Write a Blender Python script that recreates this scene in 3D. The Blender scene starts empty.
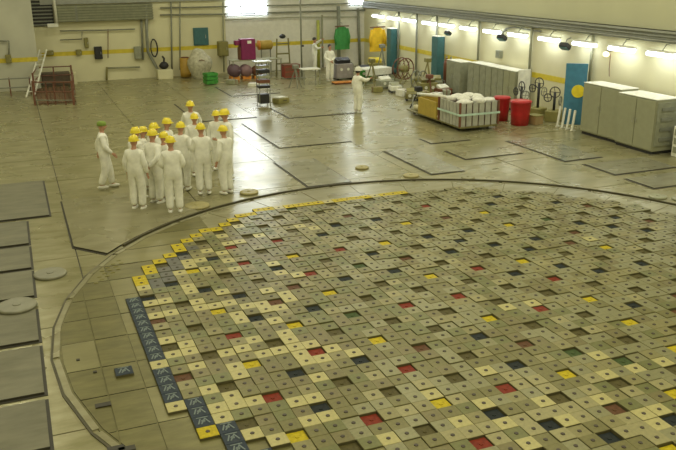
import bpy, bmesh, math, random
import numpy as np
from mathutils import Vector, Matrix, Euler
PI = math.pi
rnd = random.Random(7)
S = bpy.context.scene
C = S.collection

# ---------------------------------------------------------------- camera
f_px, pitch, yaw, roll, cam_h, gx0, gy0 = 799.096, 0.31798, 0.37994, -0.00900, 5.576, 14.6974, 32.4346
CAM = Vector(((-gx0 - 15.5) * .25, (-gy0 - 13) * .25, cam_h))
FW = Vector((math.cos(pitch) * math.sin(yaw), math.cos(pitch) * math.cos(yaw), -math.sin(pitch)))
_r = Vector((math.cos(yaw), -math.sin(yaw), 0)); _u = _r.cross(FW)
RT = math.cos(roll) * _r + math.sin(roll) * _u
UP = -math.sin(roll) * _r + math.cos(roll) * _u
cam = bpy.data.cameras.new('camera'); co = bpy.data.objects.new('camera', cam); C.objects.link(co)
co.matrix_world = Matrix(((RT.x, UP.x, -FW.x, CAM.x), (RT.y, UP.y, -FW.y, CAM.y), (RT.z, UP.z, -FW.z, CAM.z), (0, 0, 0, 1)))
cam.sensor_width = 36; cam.lens = 36 * f_px / 676; cam.clip_end = 300
S.camera = co

def ray(x, y): return FW + RT * ((x - 338) / f_px) - UP * ((y - 225) / f_px)
def G(x, y, z=0.0):                      # pixel -> point on the horizontal plane z
    d = ray(x, y); return CAM + d * ((z - CAM.z) / d.z)
XR, YB = 10.95, 30.75                    # right wall, back wall
def W(x, y, X=XR):
    d = ray(x, y); return CAM + d * ((X - CAM.x) / d.x)
def B(x, y, Y=YB):
    d = ray(x, y); return CAM + d * ((Y - CAM.y) / d.y)

# ---------------------------------------------------------------- world, light, exposure
S.view_settings.view_transform = 'Standard'; S.view_settings.look = 'None'
S.view_settings.gamma = 1; S.view_settings.use_curve_mapping = False
S.view_settings.exposure = 0.08
w = bpy.data.worlds.new('world'); S.world = w; w.use_nodes = True
w.node_tree.nodes['Background'].inputs[0].default_value = (.80, .85, .95, 1)
w.node_tree.nodes['Background'].inputs[1].default_value = 0.2
CEIL = 9.5
def area(name, loc, sx, sy, power, col, rot=(0, 0, 0), parent=None):
    l = bpy.data.lights.new(name, 'AREA'); l.shape = 'RECTANGLE'; l.size = sx; l.size_y = sy; l.energy = power; l.color = col
    o = bpy.data.objects.new(name, l); C.objects.link(o); o.location = loc; o.rotation_euler = rot
    if parent: o.parent = parent
    return o
HALL = (1.0, .96, .72)
HALL_POWER = 135
HALL_SPOTS = [(x, y) for x in (-9, -3, 3, 8) for y in (-12, -5, 2, 9, 16, 23)]
for x, y in HALL_SPOTS:
    area('hall_light', (x, y, CEIL - .22), 1.2, 1.2, HALL_POWER, HALL)

# ---------------------------------------------------------------- materials
MATS = {}
def mat(name, col, rough=.5, metal=0., var=.12, scale=6., emit=0., spec=.5, bump=0., stretch=None):
    if name in MATS: return MATS[name]
    m = bpy.data.materials.new(name); m.use_nodes = True; MATS[name] = m
    nt = m.node_tree; b = nt.nodes['Principled BSDF']
    b.inputs['Base Color'].default_value = (*col, 1); b.inputs['Roughness'].default_value = rough
    b.inputs['Metallic'].default_value = metal; b.inputs['Specular IOR Level'].default_value = spec
    if emit:
        b.inputs['Emission Color'].default_value = (*col, 1); b.inputs['Emission Strength'].default_value = emit
    if var:
        tc = nt.nodes.new('ShaderNodeTexCoord'); n = nt.nodes.new('ShaderNodeTexNoise'); n.inputs['Scale'].default_value = scale
        n.inputs['Detail'].default_value = 4
        mp = nt.nodes.new('ShaderNodeMapping'); mp.inputs['Scale'].default_value = stretch or (1, 1, 1)
        nt.links.new(tc.outputs['Object'], mp.inputs[0]); nt.links.new(mp.outputs[0], n.inputs['Vector'])
        r = nt.nodes.new('ShaderNodeMapRange'); r.inputs[1].default_value = .3; r.inputs[2].default_value = .7
        r.inputs[3].default_value = 1 - var; r.inputs[4].default_value = 1 + var
        nt.links.new(n.outputs['Fac'], r.inputs[0])
        mx = nt.nodes.new('ShaderNodeMix'); mx.data_type = 'RGBA'; mx.blend_type = 'MULTIPLY'; mx.inputs[0].default_value = 1
        mx.inputs[6].default_value = (*col, 1); nt.links.new(r.outputs[0], mx.inputs[7]); nt.links.new(mx.outputs[2], b.inputs['Base Color'])
        if bump:
            bp = nt.nodes.new('ShaderNodeBump'); bp.inputs['Strength'].default_value = bump; bp.inputs['Distance'].default_value = .01
            nt.links.new(n.outputs['Fac'], bp.inputs['Height']); nt.links.new(bp.outputs[0], b.inputs['Normal'])
    return m
def flatten(m, s):
    m.node_tree.nodes['Principled BSDF'].inputs['Specular IOR Level'].default_value = s; return m
def steel(name, col, col2, rough=.3, scale=1.2, metal=.55, stretch=(1, 3, 1)):
    """worn steel sheet: broad stains of a second tone, roughness that wanders"""
    if name in MATS: return MATS[name]
    m = mat(name, col, rough, metal, var=0); nt = m.node_tree; b = nt.nodes['Principled BSDF']
    tc = nt.nodes.new('ShaderNodeTexCoord'); gm = nt.nodes.new('ShaderNodeNewGeometry')
    mp = nt.nodes.new('ShaderNodeMapping'); mp.inputs['Scale'].default_value = stretch
    nt.links.new(gm.outputs['Position'], mp.inputs[0])
    n = nt.nodes.new('ShaderNodeTexNoise'); n.inputs['Scale'].default_value = scale; n.inputs['Detail'].default_value = 6; n.inputs['Roughness'].default_value = .62
    nt.links.new(mp.outputs[0], n.inputs['Vector'])
    r = nt.nodes.new('ShaderNodeMapRange'); r.inputs[1].default_value = .35; r.inputs[2].default_value = .68
    nt.links.new(n.outputs['Fac'], r.inputs[0])
    mx = nt.nodes.new('ShaderNodeMix'); mx.data_type = 'RGBA'; mx.inputs[6].default_value = (*col, 1); mx.inputs[7].default_value = (*col2, 1)
    nt.links.new(r.outputs[0], mx.inputs[0]); nt.links.new(mx.outputs[2], b.inputs['Base Color'])
    r2 = nt.nodes.new('ShaderNodeMapRange'); r2.inputs[3].default_value = rough - .07; r2.inputs[4].default_value = rough + .14
    n2 = nt.nodes.new('ShaderNodeTexNoise'); n2.inputs['Scale'].default_value = .9; n2.inputs['Detail'].default_value = 3
    nt.links.new(gm.outputs['Position'], n2.inputs['Vector']); nt.links.new(n2.outputs['Fac'], r2.inputs[0]); nt.links.new(r2.outputs[0], b.inputs['Roughness'])
    return m
M_floor = steel('floor_steel', (.24, .225, .10), (.39, .36, .215), .25, metal=.35)
M_plate = steel('plate_steel', (.26, .24, .13), (.37, .35, .22), .25, metal=.4)
M_slab = steel('slab_steel', (.125, .12, .07), (.19, .182, .115), .5, metal=.0)
M_panel = steel('panel_steel', (.25, .24, .155), (.37, .36, .26), .22, metal=.4)
M_rim = steel('rim_steel', (.19, .175, .07), (.25, .23, .10), .34, metal=.4)
M_ring = steel('ring_steel', (.12, .108, .033), (.19, .175, .06), .36, scale=2, metal=.4)
M_dark = mat('dark_gap_shade', (.04, .036, .022), .6)
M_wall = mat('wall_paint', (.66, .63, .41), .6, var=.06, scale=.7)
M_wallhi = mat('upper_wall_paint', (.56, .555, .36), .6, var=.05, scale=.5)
M_band = mat('yellow_band', (.62, .50, .04), .5)
M_ceil = mat('ceiling_paint', (.5, .48, .36), .8)
M_white = mat('white_paint', (.72, .72, .62), .45)
M_grey = mat('grey_paint', (.27, .28, .20), .5)
M_lgrey = mat('light_grey_paint', (.30, .305, .20), .42, var=.05)
M_ledge = mat('ledge_grey', (.33, .34, .30), .5)
M_pipe = mat('pipe_grey', (.22, .23, .18), .45)
M_black = mat('black_plastic', (.02, .02, .022), .5)
M_chrome = mat('bare_metal', (.5, .5, .48), .3, .8)
M_teal = mat('teal_paint', (.045, .14, .15), .45)
M_blue = mat('blue_panel', (.05, .19, .30), .45)
M_yel = mat('yellow_paint', (.75, .60, .03), .45)
M_orange = mat('orange_paint', (.65, .25, .04), .5)
M_red = mat('red_plastic', (.42, .012, .015), .38)
M_maroon = mat('maroon_paint', (.20, .012, .085), .45)
M_green = mat('green_plastic', (.05, .27, .04), .45, var=.3, scale=12)
M_cloth = mat('white_cloth', (.74, .74, .66), .85, var=.12, scale=14, bump=.5)
M_suit = mat('coverall_cotton', (.82, .82, .73), .85, var=.10, scale=9, bump=.4)
M_skin = mat('skin', (.50, .27, .17), .55)
M_hat = mat('helmet_yellow', (.80, .66, .04), .3)
M_olive = mat('olive_paint', (.24, .22, .07), .5)
M_brown = mat('brown_paint', (.16, .06, .03), .55)
M_tube = mat('lamp_tube', (.88, .95, 1), .5, var=0, emit=4.)
M_glow = mat('window_daylight', (.86, .93, 1), .5, var=0, emit=10.)
M_hallglow = mat('hall_lamp_glow', (1, .94, .75), .5, var=0, emit=2.)
# ---------------------------------------------------------------- mesh helpers
class MB:
    def __init__(s): s.bm = bmesh.new(); s.mats = []
    def _m(s, m):
        if m is None: return 0
        if m not in s.mats: s.mats.append(m)
        return s.mats.index(m)
    def _add(s, verts, faces, m=None, smooth=False):
        vs = [s.bm.verts.new(v) for v in verts]; k = s._m(m); out = []
        for f in faces:
            try: F = s.bm.faces.new([vs[i] for i in f])
            except ValueError: continue
            F.material_index = k; F.smooth = smooth; out.append(F)
        return out
    def box(s, c, d, m=None, rot=None, bev=0.):
        x, y, z = [a / 2 for a in d]
        P = [Vector((i * x, j * y, k * z)) for i in (-1, 1) for j in (-1, 1) for k in (-1, 1)]
        R = Euler(rot).to_matrix() if rot else Matrix.Identity(3)
        P = [R @ p + Vector(c) for p in P]
        fs = s._add(P, [(0, 1, 3, 2), (4, 6, 7, 5), (0, 4, 5, 1), (2, 3, 7, 6), (0, 2, 6, 4), (1, 5, 7, 3)], m)
        if bev:
            es = list({e for f in fs for e in f.edges}); bmesh.ops.bevel(s.bm, geom=es, offset=bev, segments=1, affect='EDGES')
        return s
    def b2(s, lo, hi, m=None, bev=0.):
        return s.box([(a + b) / 2 for a, b in zip(lo, hi)], [abs(b - a) for a, b in zip(lo, hi)], m, None, bev)
    def tube(s, pts, r, m=None, n=8, caps=True):
        pts = [Vector(p) for p in pts]; rs = r if isinstance(r, (list, tuple)) else [r] * len(pts); rings = []
        for i, p in enumerate(pts):
            t = (pts[min(i + 1, len(pts) - 1)] - pts[max(i - 1, 0)]).normalized()
            a = Vector((0, 0, 1)) if abs(t.z) < .9 else Vector((1, 0, 0)); a = t.cross(a).normalized(); b = t.cross(a)
            rings.append([p + (a * math.cos(2 * PI * k / n) + b * math.sin(2 * PI * k / n)) * rs[i] for k in range(n)])
        V = [v for q in rings for v in q]; F = []
        for i in range(len(pts) - 1):
            for k in range(n):
                F.append((i * n + k, i * n + (k + 1) % n, (i + 1) * n + (k + 1) % n, (i + 1) * n + k))
        if caps: F += [tuple(range(n))[::-1], tuple(range((len(pts) - 1) * n, len(pts) * n))]
        s._add(V, F, m, n > 6); return s
    def lathe(s, prof, c=(0, 0, 0), m=None, n=20, sx=1., sy=1.):
        V = []; F = []
        for r, z in prof:
            for k in range(n): V.append((c[0] + r * sx * math.cos(2 * PI * k / n), c[1] + r * sy * math.sin(2 * PI * k / n), c[2] + z))
        for i in range(len(prof) - 1):
            for k in range(n): F.append((i * n + k, i * n + (k + 1) % n, (i + 1) * n + (k + 1) % n, (i + 1) * n + k))
        C_ = [tuple(range(n))[::-1], tuple(range((len(prof) - 1) * n, len(prof) * n))]
        fs = s._add(V, F + C_, m, True)
        for q in fs[-2:]: q.smooth = False
        if len(prof) == 2:
            for q in fs: q.smooth = False
        return s
    def prism(s, poly, z0, z1, m=None, mside=None):
        n = len(poly); V = [(x, y, z0) for x, y in poly] + [(x, y, z1) for x, y in poly]
        s._add(V, [tuple(range(n, 2 * n))], m)
        s._add(V, [tuple(range(n))[::-1]] + [(i, (i + 1) % n, n + (i + 1) % n, n + i) for i in range(n)], mside or m); return s
    def blob(s, c, d, m=None, seed=0, amp=.15, sub=2):
        r = random.Random(seed); g = bmesh.new(); bmesh.ops.create_icosphere(g, subdivisions=sub, radius=1)
        ph = [r.uniform(0, 6.28) for _ in range(6)]; V = []
        for v in g.verts:
            q = v.co; k = 1 + amp * (math.sin(3 * q.x + ph[0]) + math.sin(4 * q.y + ph[1]) + math.sin(5 * q.z + ph[2]) + .6 * math.sin(9 * q.x + 7 * q.y + ph[3])) / 3
            V.append((c[0] + q.x * k * d[0] / 2, c[1] + q.y * k * d[1] / 2, c[2] + q.z * k * d[2] / 2))
        s._add(V, [tuple(v.index for v in f.verts) for f in g.faces], m, True); g.free(); return s
    def obj(s, name, m=None, parent=None, kind=None, loc=None, rz=None):
        me = bpy.data.meshes.new(name)
        if not s.mats or m: 
            if not s.mats: s.mats = [m]
        bmesh.ops.recalc_face_normals(s.bm, faces=s.bm.faces)
        s.bm.to_mesh(me); s.bm.free()
        for q in s.mats: me.materials.append(q)
        o = bpy.data.objects.new(name, me); C.objects.link(o)
        if parent: o.parent = parent
        if kind: o['kind'] = kind
        if loc is not None: o.location = loc
        if rz is not None: o.rotation_euler.z = rz
        return o
def tag(o, label, cat, group=None):
    o['label'] = label; o['category'] = cat
    if group: o['group'] = group
    return o
def thing(name, label, cat, loc=(0, 0, 0), rz=0., group=None):
    o = bpy.data.objects.new(name, None); C.objects.link(o); o.location = loc; o.rotation_euler = (0, 0, rz); o.empty_display_size = .1
    return tag(o, label, cat, group)
def copy_tree(o, parent=None):
    c = o.copy(); C.objects.link(c); c.parent = parent
    for ch in o.children: copy_tree(ch, c)
    return c

# ---------------------------------------------------------------- setting: floor, walls, ceiling
X0, Y0 = -13.5, -15.0
fl = MB().b2((X0 - .3, Y0 - .3, -.25), (XR + .3, YB + .3, -.02), M_dark).obj('floor', kind='structure')
CX, CY, RIM = -.27, .1, 7.2
xs = [X0, -9.85, -6.83, -3.78, -.75, 2.35, 5.4, 8.0, XR]; ys = [Y0, -11.6, -8.4, -5.2, -2.0, 1.3, 4.6, 7.9, 10.95, 13.8, 16.9, 20.0, 23.1, 26.2, 28.6, YB]
for i in range(len(xs) - 1):
    for j in range(len(ys) - 1):
        g = .012
        MB().b2((xs[i] + g, ys[j] + g, -.03), (xs[i + 1] - g, ys[j + 1] - g, rnd.uniform(-.004, 0.)), M_floor).obj('floor_panel', parent=fl)
MB().b2((X0, YB, -.1), (XR + .3, YB + .25, CEIL), M_wall).obj('wall_back', kind='structure')
wr = MB().b2((XR, Y0, -.1), (XR + .25, YB, 3.5), M_wall).obj('wall_right', kind='structure')
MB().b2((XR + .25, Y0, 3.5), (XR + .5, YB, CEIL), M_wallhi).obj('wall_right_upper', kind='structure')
MB().b2((X0 - .25, Y0, -.1), (X0, YB, CEIL), M_wall).obj('wall_left', kind='structure')
MB().b2((X0, Y0 - .25, -.1), (XR, Y0, CEIL), M_wall).obj('wall_front', kind='structure')
MB().b2((X0 - .3, Y0 - .3, CEIL), (XR + .6, YB + .3, CEIL + .2), M_ceil).obj('ceiling', kind='structure')
for x, y in HALL_SPOTS:
    t = thing('ceiling_lamp', 'square hall ceiling lamp, ' + {-9: 'outermost row', -3: 'second row', 3: 'third row', 8: 'row by the side wall'}[x] + ', ' + {-12: 'last behind us', -5: 'second from behind us', 2: 'over the near core', 9: 'over the far core', 16: 'over the open floor', 23: 'nearest the back wall'}[y], 'lamp', (x, y, CEIL), group='ceiling lamps')
    MB().box((0, 0, -.1), (1.4, 1.4, .2), M_white).obj('lamp_housing', parent=t)
MB().b2((B(226, 40).x, YB - .003, 0), (XR, YB, 6.9), mat('white_wall_paint', (.70, .69, .62), .6, var=.06)).obj('wall_back_panel', kind='structure')
# painted yellow band: back wall and right wall
MB().b2((-6.2, YB - .006, 1.3), (XR, YB, 1.5), M_band).obj('trim_1', kind='structure')
MB().b2((XR - .006, Y0, 1.3), (XR, YB, 1.5), M_band).obj('trim_2', kind='structure')
# ledge with conduits along the right wall
lg = MB().b2((XR - .12, Y0, 3.16), (XR + .3, YB, 3.5), M_ledge).obj('trim_3', kind='structure')
lg2 = MB().b2((-6.0, YB - .15, 3.75), (XR, YB, 4.0), M_ledge).obj('trim_4', kind='structure')

# ---------------------------------------------------------------- core: square blocks in a stepped circle
core = thing('reactor_core_cover', 'huge round cover of small square steel blocks with coloured caps in the floor', 'reactor cover', (0, 0, 0))
def tc(i, j): return ((i - 15.5) * .25, (j - 13) * .25)
rim = MB()
poly = [(CX + RIM * math.cos(2 * PI * k / 40), CY + RIM * math.sin(2 * PI * k / 40)) for k in range(40)]
rim.prism(poly, -.015, .012, M_ring, M_dark)
rim.obj('rim_base', parent=core)
# raised lip ring
def ring_poly(r0, r1, a0, a1, z0, z1, m, n=3):
    mb = MB(); P = [(CX + r0 * math.cos(a0 + (a1 - a0) * k / n), CY + r0 * math.sin(a0 + (a1 - a0) * k / n)) for k in range(n + 1)]
    P += [(CX + r1 * math.cos(a1 + (a0 - a1) * k / n), CY + r1 * math.sin(a1 + (a0 - a1) * k / n)) for k in range(n + 1)]
    mb.prism(P, z0, z1, m); return mb
for k in range(20):
    a0 = 2 * PI * (k + .02) / 20; a1 = 2 * PI * (k + .98) / 20
    ring_poly(RIM - .02, RIM + .07, a0, a1, -.01, .02, M_plate, 2).obj('rim_strip', parent=core)
for k in range(9):
    ring_poly(RIM + .112, RIM + .16, math.radians(5 + 15 * k), math.radians(20 + 15 * k), -.01, .05, mat('gasket_brown', (.07, .062, .028), .6), 3).obj('rim_kerb', parent=core)
for k in range(20):
    ring_poly(RIM + .075, RIM + .11, 2 * PI * k / 20, 2 * PI * (k + 1) / 20, -.01, .014, mat('gasket_brown', (.07, .062, .028), .6), 2).obj('rim_gasket', parent=core)
def clip(poly, r):                                    # clip a convex polygon by the rim circle (40-gon)
    for k in range(40):
        a = 2 * PI * (k + .5) / 40; nx, ny = math.cos(a), math.sin(a); d = r * math.cos(PI / 40); out = []
        for i in range(len(poly)):
            p, q = poly[i], poly[(i + 1) % len(poly)]
            dp = (p[0] - CX) * nx + (p[1] - CY) * ny - d; dq = (q[0] - CX) * nx + (q[1] - CY) * ny - d
            if dp <= 0: out.append(p)
            if dp * dq < 0:
                t = dp / (dp - dq); out.append((p[0] + (q[0] - p[0]) * t, p[1] + (q[1] - p[1]) * t))
        poly = out
        if len(poly) < 3: return []
    return poly
# flat cover plates between the rim and the blocks, on the near-left side
rows = [-4.5, -3.35, -2.25, -1.3, -.45, .5, 1.35, 2.15, 2.95, 3.7, 4.5, 5.3, 6.2, 7.2]
for j in range(len(rows) - 1):
    for (xa, xb) in ((-7.4, -6.92), (-6.9, -6.42), (-6.40, -4.0)):
        P = clip([(xa, rows[j] + .008), (xb, rows[j] + .008), (xb, rows[j + 1] - .008), (xa, rows[j + 1] - .008)], RIM - .05)
        if len(P) > 2: MB().prism(P, .0, .022 + rnd.uniform(0, .006), M_ring if rnd.random() < .75 else M_rim, M_dark).obj('rim_plate', parent=core)
for k in range(26):                                   # sector plates round the rest of the rim
    a0 = math.radians(130 - k * 11); a1 = a0 - math.radians(10.8)
    if a0 < math.radians(-125): break
    ring_poly(5.9, RIM - .05, a1, a0, 0, .02, M_plate, 2).obj('rim_plate', parent=core)

def in_core(i, j):
    return (i - 15.5) ** 2 + (j - 13.5) ** 2 <= 24.9 ** 2 and -8 <= i <= 39 and -10 <= j <= 36
ROD = {(10, 6): 'k', (4, 4): 'r', (8, 0): 'r', (4, 0): 'y', (8, -4): 'k', (12, 0): 'y', (4, -4): 'r', (8, 4): 'o', (12, 4): 'b', (10, 2): 'k', (12, 8): 'y', (6, 2): 'o', (10, -2): 'o', (16, 8): 'r', (22, 6): 'k', (20, 4): 'y', (16, 4): 'o', (18, 2): 'o', (16, 0): 'g', (14, 2): 'g', (20, 0): 'y', (12, -4): 'b', (10, -6): 'k', (16, -4): 'y', (14, -2): 'o', (14, -6): 'k', (20, 8): 'y', (18, 6): 'o', (14, 6): 'o', (8, 24): 'r', (4, 20): 'r', (4, 16): 'y', (8, 20): 'g', (10, 18): 'k', (12, 16): 'y', (12, 12): 'r', (16, 16): 'r', (12, 20): 'b', (10, 30): 'k', (12, 28): 'o', (12, 24): 'y', (16, 24): 'k', (16, 20): 'k', (18, 22): 'k', (14, 18): 'o', (16, 28): 'y', (20, 12): 'r', (20, 16): 'y', (28, 12): 'k', (32, 20): 'k', (28, 20): 'b', (22, 18): 'k', (28, 16): 'y', (-4, 12): 'r', (4, 8): 'y', (-2, 6): 'k', (0, 0): 'r', (0, 12): 'y', (0, 8): 'r', (-4, 8): 'y', (-4, 4): 'r', (-4, 0): 'y', (0, 24): 'r', (-4, 16): 'y', (-4, 24): 'y', (4, 28): 'r', (4, 24): 'y', (-2, 18): 'k', (4, 12): 'g'}
CREAM = {(-8, 11), (-8, 13), (-8, 17), (-8, 19), (-7, 3), (-7, 4), (-7, 6), (-7, 9), (-7, 11), (-7, 12), (-7, 17), (-7, 19), (-6, 1), (-6, 4), (-6, 5), (-5, 0), (-5, 4), (-5, 7), (-5, 8), (-5, 10), (-5, 17), (-5, 18), (-5, 20), (-5, 21), (-5, 24), (-4, 10), (-4, 17), (-4, 26), (-3, 1), (-3, 3), (-3, 9), (-3, 11), (-3, 14), (-3, 15), (-3, 17), (-3, 19), (-3, 26), (-2, 1), (-2, 3), (-2, 9), (-2, 16), (-2, 28), (-1, 5), (-1, 7), (-1, 8), (-1, 9), (-1, 10), (-1, 11), (-1, 13), (-1, 15), (-1, 16), (-1, 23), (-1, 25), (-1, 27), (0, -2), (0, 7), (0, 9), (0, 15), (0, 18), (1, 2), (1, 8), (1, 16), (1, 17), (1, 29), (2, 0), (2, 4), (3, -3), (4, -3), (4, -2), (4, 1), (4, 2), (5, -4), (5, -3), (5, 0), (6, -5), (6, -3), (6, -1), (7, -4), (7, -3), (8, -5), (8, -3), (8, 2), (9, -4), (9, -3), (9, -2), (9, 0), (9, 1), (10, -4), (10, -3), (10, -1), (10, 0), (11, -6), (11, -3), (12, -7), (12, -6), (12, -5), (12, -3), (12, -2), (13, -6), (13, -5), (13, -1), (14, -5), (14, -3), (14, -1), (16, -3), (16, -1)}
M_side = mat('block_side', (.10, .09, .038), .6)
M_dot = mat('plug_dark', (.05, .035, .02), .5)
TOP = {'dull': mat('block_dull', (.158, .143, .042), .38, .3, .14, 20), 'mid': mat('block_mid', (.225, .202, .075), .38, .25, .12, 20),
       'dull_green': mat('block_dull_green', (.142, .145, .041), .38, .3, .14, 20), 'dull_brown': mat('block_dull_brown', (.165, .142, .048), .38, .3, .14, 20),
       'mid_grey_sheen': mat('block_mid_grey_sheen', (.225, .215, .10), .36, .3, .12, 20), 'light': mat('block_light', (.285, .258, .11), .4, .2, .12, 20),
       'cream': mat('block_cream', (.42, .375, .145), .42, .1, .12, 20), 'dark': mat('block_slate', (.09, .09, .07), .4, .3, .2, 20)}
CAP = {'r': mat('cap_red', (.19, .024, .008), .5, var=.25, scale=25), 'y': mat('cap_yellow', (.48, .38, .012), .5, var=.2, scale=25), 'k': mat('cap_dark_blue', (.016, .022, .022), .55, var=.3, scale=25),
       'g': mat('cap_green', (.05, .08, .022), .5, var=.25, scale=25), 'o': mat('cap_olive', (.085, .072, .022), .5, var=.2, scale=25), 'b': mat('cap_rust', (.11, .05, .02), .5, var=.2, scale=25)}
for _m in CAP.values(): flatten(_m, .15)
def block_geo(h=.062, a=.1232, dot=True):
    c = .005; V = []; F = []; mi = []
    for (q, z) in ((a, 0), (a, h - c), (a - c, h)):
        V += [(-q, -q, z), (q, -q, z), (q, q, z), (-q, q, z)]
    for k in range(4): F.append((k, (k + 1) % 4, 4 + (k + 1) % 4, 4 + k)); mi.append(1)
    for k in range(4): F.append((4 + k, 4 + (k + 1) % 4, 8 + (k + 1) % 4, 8 + k)); mi.append(0)
    F.append((8, 9, 10, 11)); mi.append(0)
    if dot:
        b = len(V); r = .032
        for z, rr in ((h, r), (h + .007, r * .85)):
            V += [(rr * math.cos(k * PI / 3), rr * math.sin(k * PI / 3), z) for k in range(6)]
        for k in range(6): F.append((b + k, b + (k + 1) % 6, b + 6 + (k + 1) % 6, b + 6 + k)); mi.append(2)
        F.append(tuple(range(b + 6, b + 12))); mi.append(2)
    return V, F, mi
BV, BF, BM = block_geo()
def block_mesh(name, top, third=None):
    me = bpy.data.meshes.new(name); me.from_pydata(BV, [], BF); me.materials.append(top); me.materials.append(M_side); me.materials.append(third or M_dot)
    me.polygons.foreach_set('material_index', BM); me.update(); return me
BMESH = {k: block_mesh('block', m) for k, m in TOP.items()}
CV, CF, CM = block_geo(.03, .119, True)
def cap_mesh(m):
    me = bpy.data.meshes.new('rod_cap'); me.from_pydata(CV, [], CF); me.materials.append(m); me.materials.append(M_side); me.materials.append(m)
    me.polygons.foreach_set('material_index', CM); me.update(); return me
CMESH = {k: cap_mesh(m) for k, m in CAP.items()}
CAPLABEL = {'r': 'red rod cap', 'y': 'yellow rod cap', 'k': 'dark blue rod cap', 'g': 'green rod cap', 'o': 'olive rod cap', 'b': 'rust brown rod cap'}
def put(name, me, x, y, z=0., parent=core, label=None):
    o = bpy.data.objects.new(name, me); C.objects.link(o); o.location = (x, y, z); o.parent = parent
    if label: o['label'] = label
    return o
def pix(x, y, z=.05):
    d = Vector((x, y, z)) - CAM; k = d.dot(FW); return 338 + f_px * d.dot(RT) / k, 225 - f_px * d.dot(UP) / k, k
blocks = []; r2 = random.Random(21)
def noise(i, j): return math.sin(i * .9 + 1.3 * math.sin(j * .5)) + math.sin(j * .8 + 1.7 * math.sin(i * .37) + 1)
for j in range(-12, 40):
    for i in range(-10, 42):
        if not in_core(i, j): continue
        x, y = tc(i, j); u, v, k = pix(x, y)
        if i % 2 == 0 and j % 2 == 0 and (i + j) % 4 == 0:
            c = ROD.get((i, j))
            if c is None:
                c = r2.choice('yooogbkr') if i % 4 == 0 and i < 30 and r2.random() < .5 else r2.choice('kooobkoo')
            put('rod_cap', CMESH[c], x, y, 0, label=CAPLABEL[c]); continue
        known = u < 340 and v > 285 or v > 385
        t = 'cream' if (i, j) in CREAM else None
        if t is None:
            q = r2.random(); n = noise(i, j)
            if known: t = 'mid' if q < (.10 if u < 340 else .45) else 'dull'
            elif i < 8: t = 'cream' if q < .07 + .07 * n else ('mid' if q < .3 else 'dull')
            else: t = 'cream' if q < .03 else ('mid' if q < .45 + .12 * n + .25 * (i > 15) else 'dull')  # extra mid blocks on the right paint in the pale reflected sheen
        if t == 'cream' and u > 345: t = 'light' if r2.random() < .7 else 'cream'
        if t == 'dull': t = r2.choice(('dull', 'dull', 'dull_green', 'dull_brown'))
        if t == 'mid': t = r2.choice(('mid', 'mid_grey_sheen', 'mid_grey_sheen')) if u > 340 else 'mid'  # greyer mids on this side carry the reflected light in their colour
        if (i, j) in ((-7, 22), (-7, 23), (-6, 25), (-6, 24), (-5, 27), (-5, 26), (-4, 28), (-3, 29), (-8, 22), (-2, 30), (-6, 23), (-5, 25), (-4, 27)): t = 'dark'
        blocks.append((k, i, j, x, y, t, u, v))
vis = [b for b in blocks if -8 < b[6] < 684 and b[7] < 458]; vis.sort(key=lambda b: b[0])
single = {(b[1], b[2]) for b in vis[:300]}
rv, rf, rm = [], [], []; keys = list(TOP)
for b in blocks:
    z = r2.choice((0, 0, 0, .004, -.006, -.012, .008)) if r2.random() < .7 else r2.uniform(-.012, .012)
    if (b[1], b[2]) in single: put('block', BMESH[b[5]], b[3], b[4], z); continue
    o = len(rv); rv += [(p[0] + b[3], p[1] + b[4], p[2] + z) for p in BV]; rf += [tuple(o + q for q in F) for F in BF]
    rm += [keys.index(b[5]) if q == 0 else (len(keys) if q == 1 else len(keys) + 1) for q in BM]
me = bpy.data.meshes.new('block_field'); me.from_pydata(rv, [], rf)
for k in keys: me.materials.append(TOP[k])
me.materials.append(M_side); me.materials.append(M_dot); me.polygons.foreach_set('material_index', rm); me.update()
bf = put('block_field', me, 0, 0); bf['kind'] = 'stuff'
# edge blocks: dark blue with pale marks on the near-left steps, yellow and pale ones on the far-left steps
M_navy = mat('edge_blue', (.018, .03, .045), .5, .0, .2, 20, spec=.25); M_mark = mat('edge_mark', (.17, .21, .20), .6)
eb = {'n': block_mesh('edge_block', M_navy, M_mark), 'y': block_mesh('edge_block', CAP['y']), 'p': block_mesh('edge_block', TOP['cream'])}
mk = MB()
for s in (-1, 1):
    mk.box((s * .05, 0, .065), (.018, .13, .008), M_mark, rot=(0, 0, .35 * s))
mk.box((0, 0, .065), (.018, .15, .008), M_mark, rot=(0, 0, -.5)); mk.box((0, .085, .065), (.15, .016, .008), M_mark)
mo = mk.obj('edge_mark', parent=core); mark_mesh = mo.data; first_mark = [mo]
def edge(c, i, j):
    x, y = tc(i, j); o = put('edge_block', eb[c], x, y, 0, label={'n': 'dark blue edge block with pale marks', 'y': 'yellow edge block', 'p': 'pale edge block'}[c])
    if c == 'n':
        if first_mark: m = first_mark.pop(); m.parent = o
        else: m = bpy.data.objects.new('edge_mark', mark_mesh); C.objects.link(m); m.parent = o
for j in range(11, 21): edge('n', -9, j)
edge('p', -9, 10)
for j in range(6, 10): edge('n', -9, j)
for j in range(3, 6): edge('n', -8, j)
edge('p', -9, 5); edge('y', -8, 2); edge('n', -11, 10); edge('n', -7, 2); edge('n', -7, 1); edge('n', -7, 0); edge('y', -7, -1); edge('n', -6, -1); edge('n', -6, -2)
ye = []
for j in range(22, 40):
    for i in range(-11, 24):
        if in_core(i, j): continue
        if in_core(i + 1, j) and i < 9 or in_core(i, j - 1): ye.append((i, j))
for i, j in ye:
    if i <= 20: edge('y' if (i * 7 + j * 3) % 5 else 'p', i, j)
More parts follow.
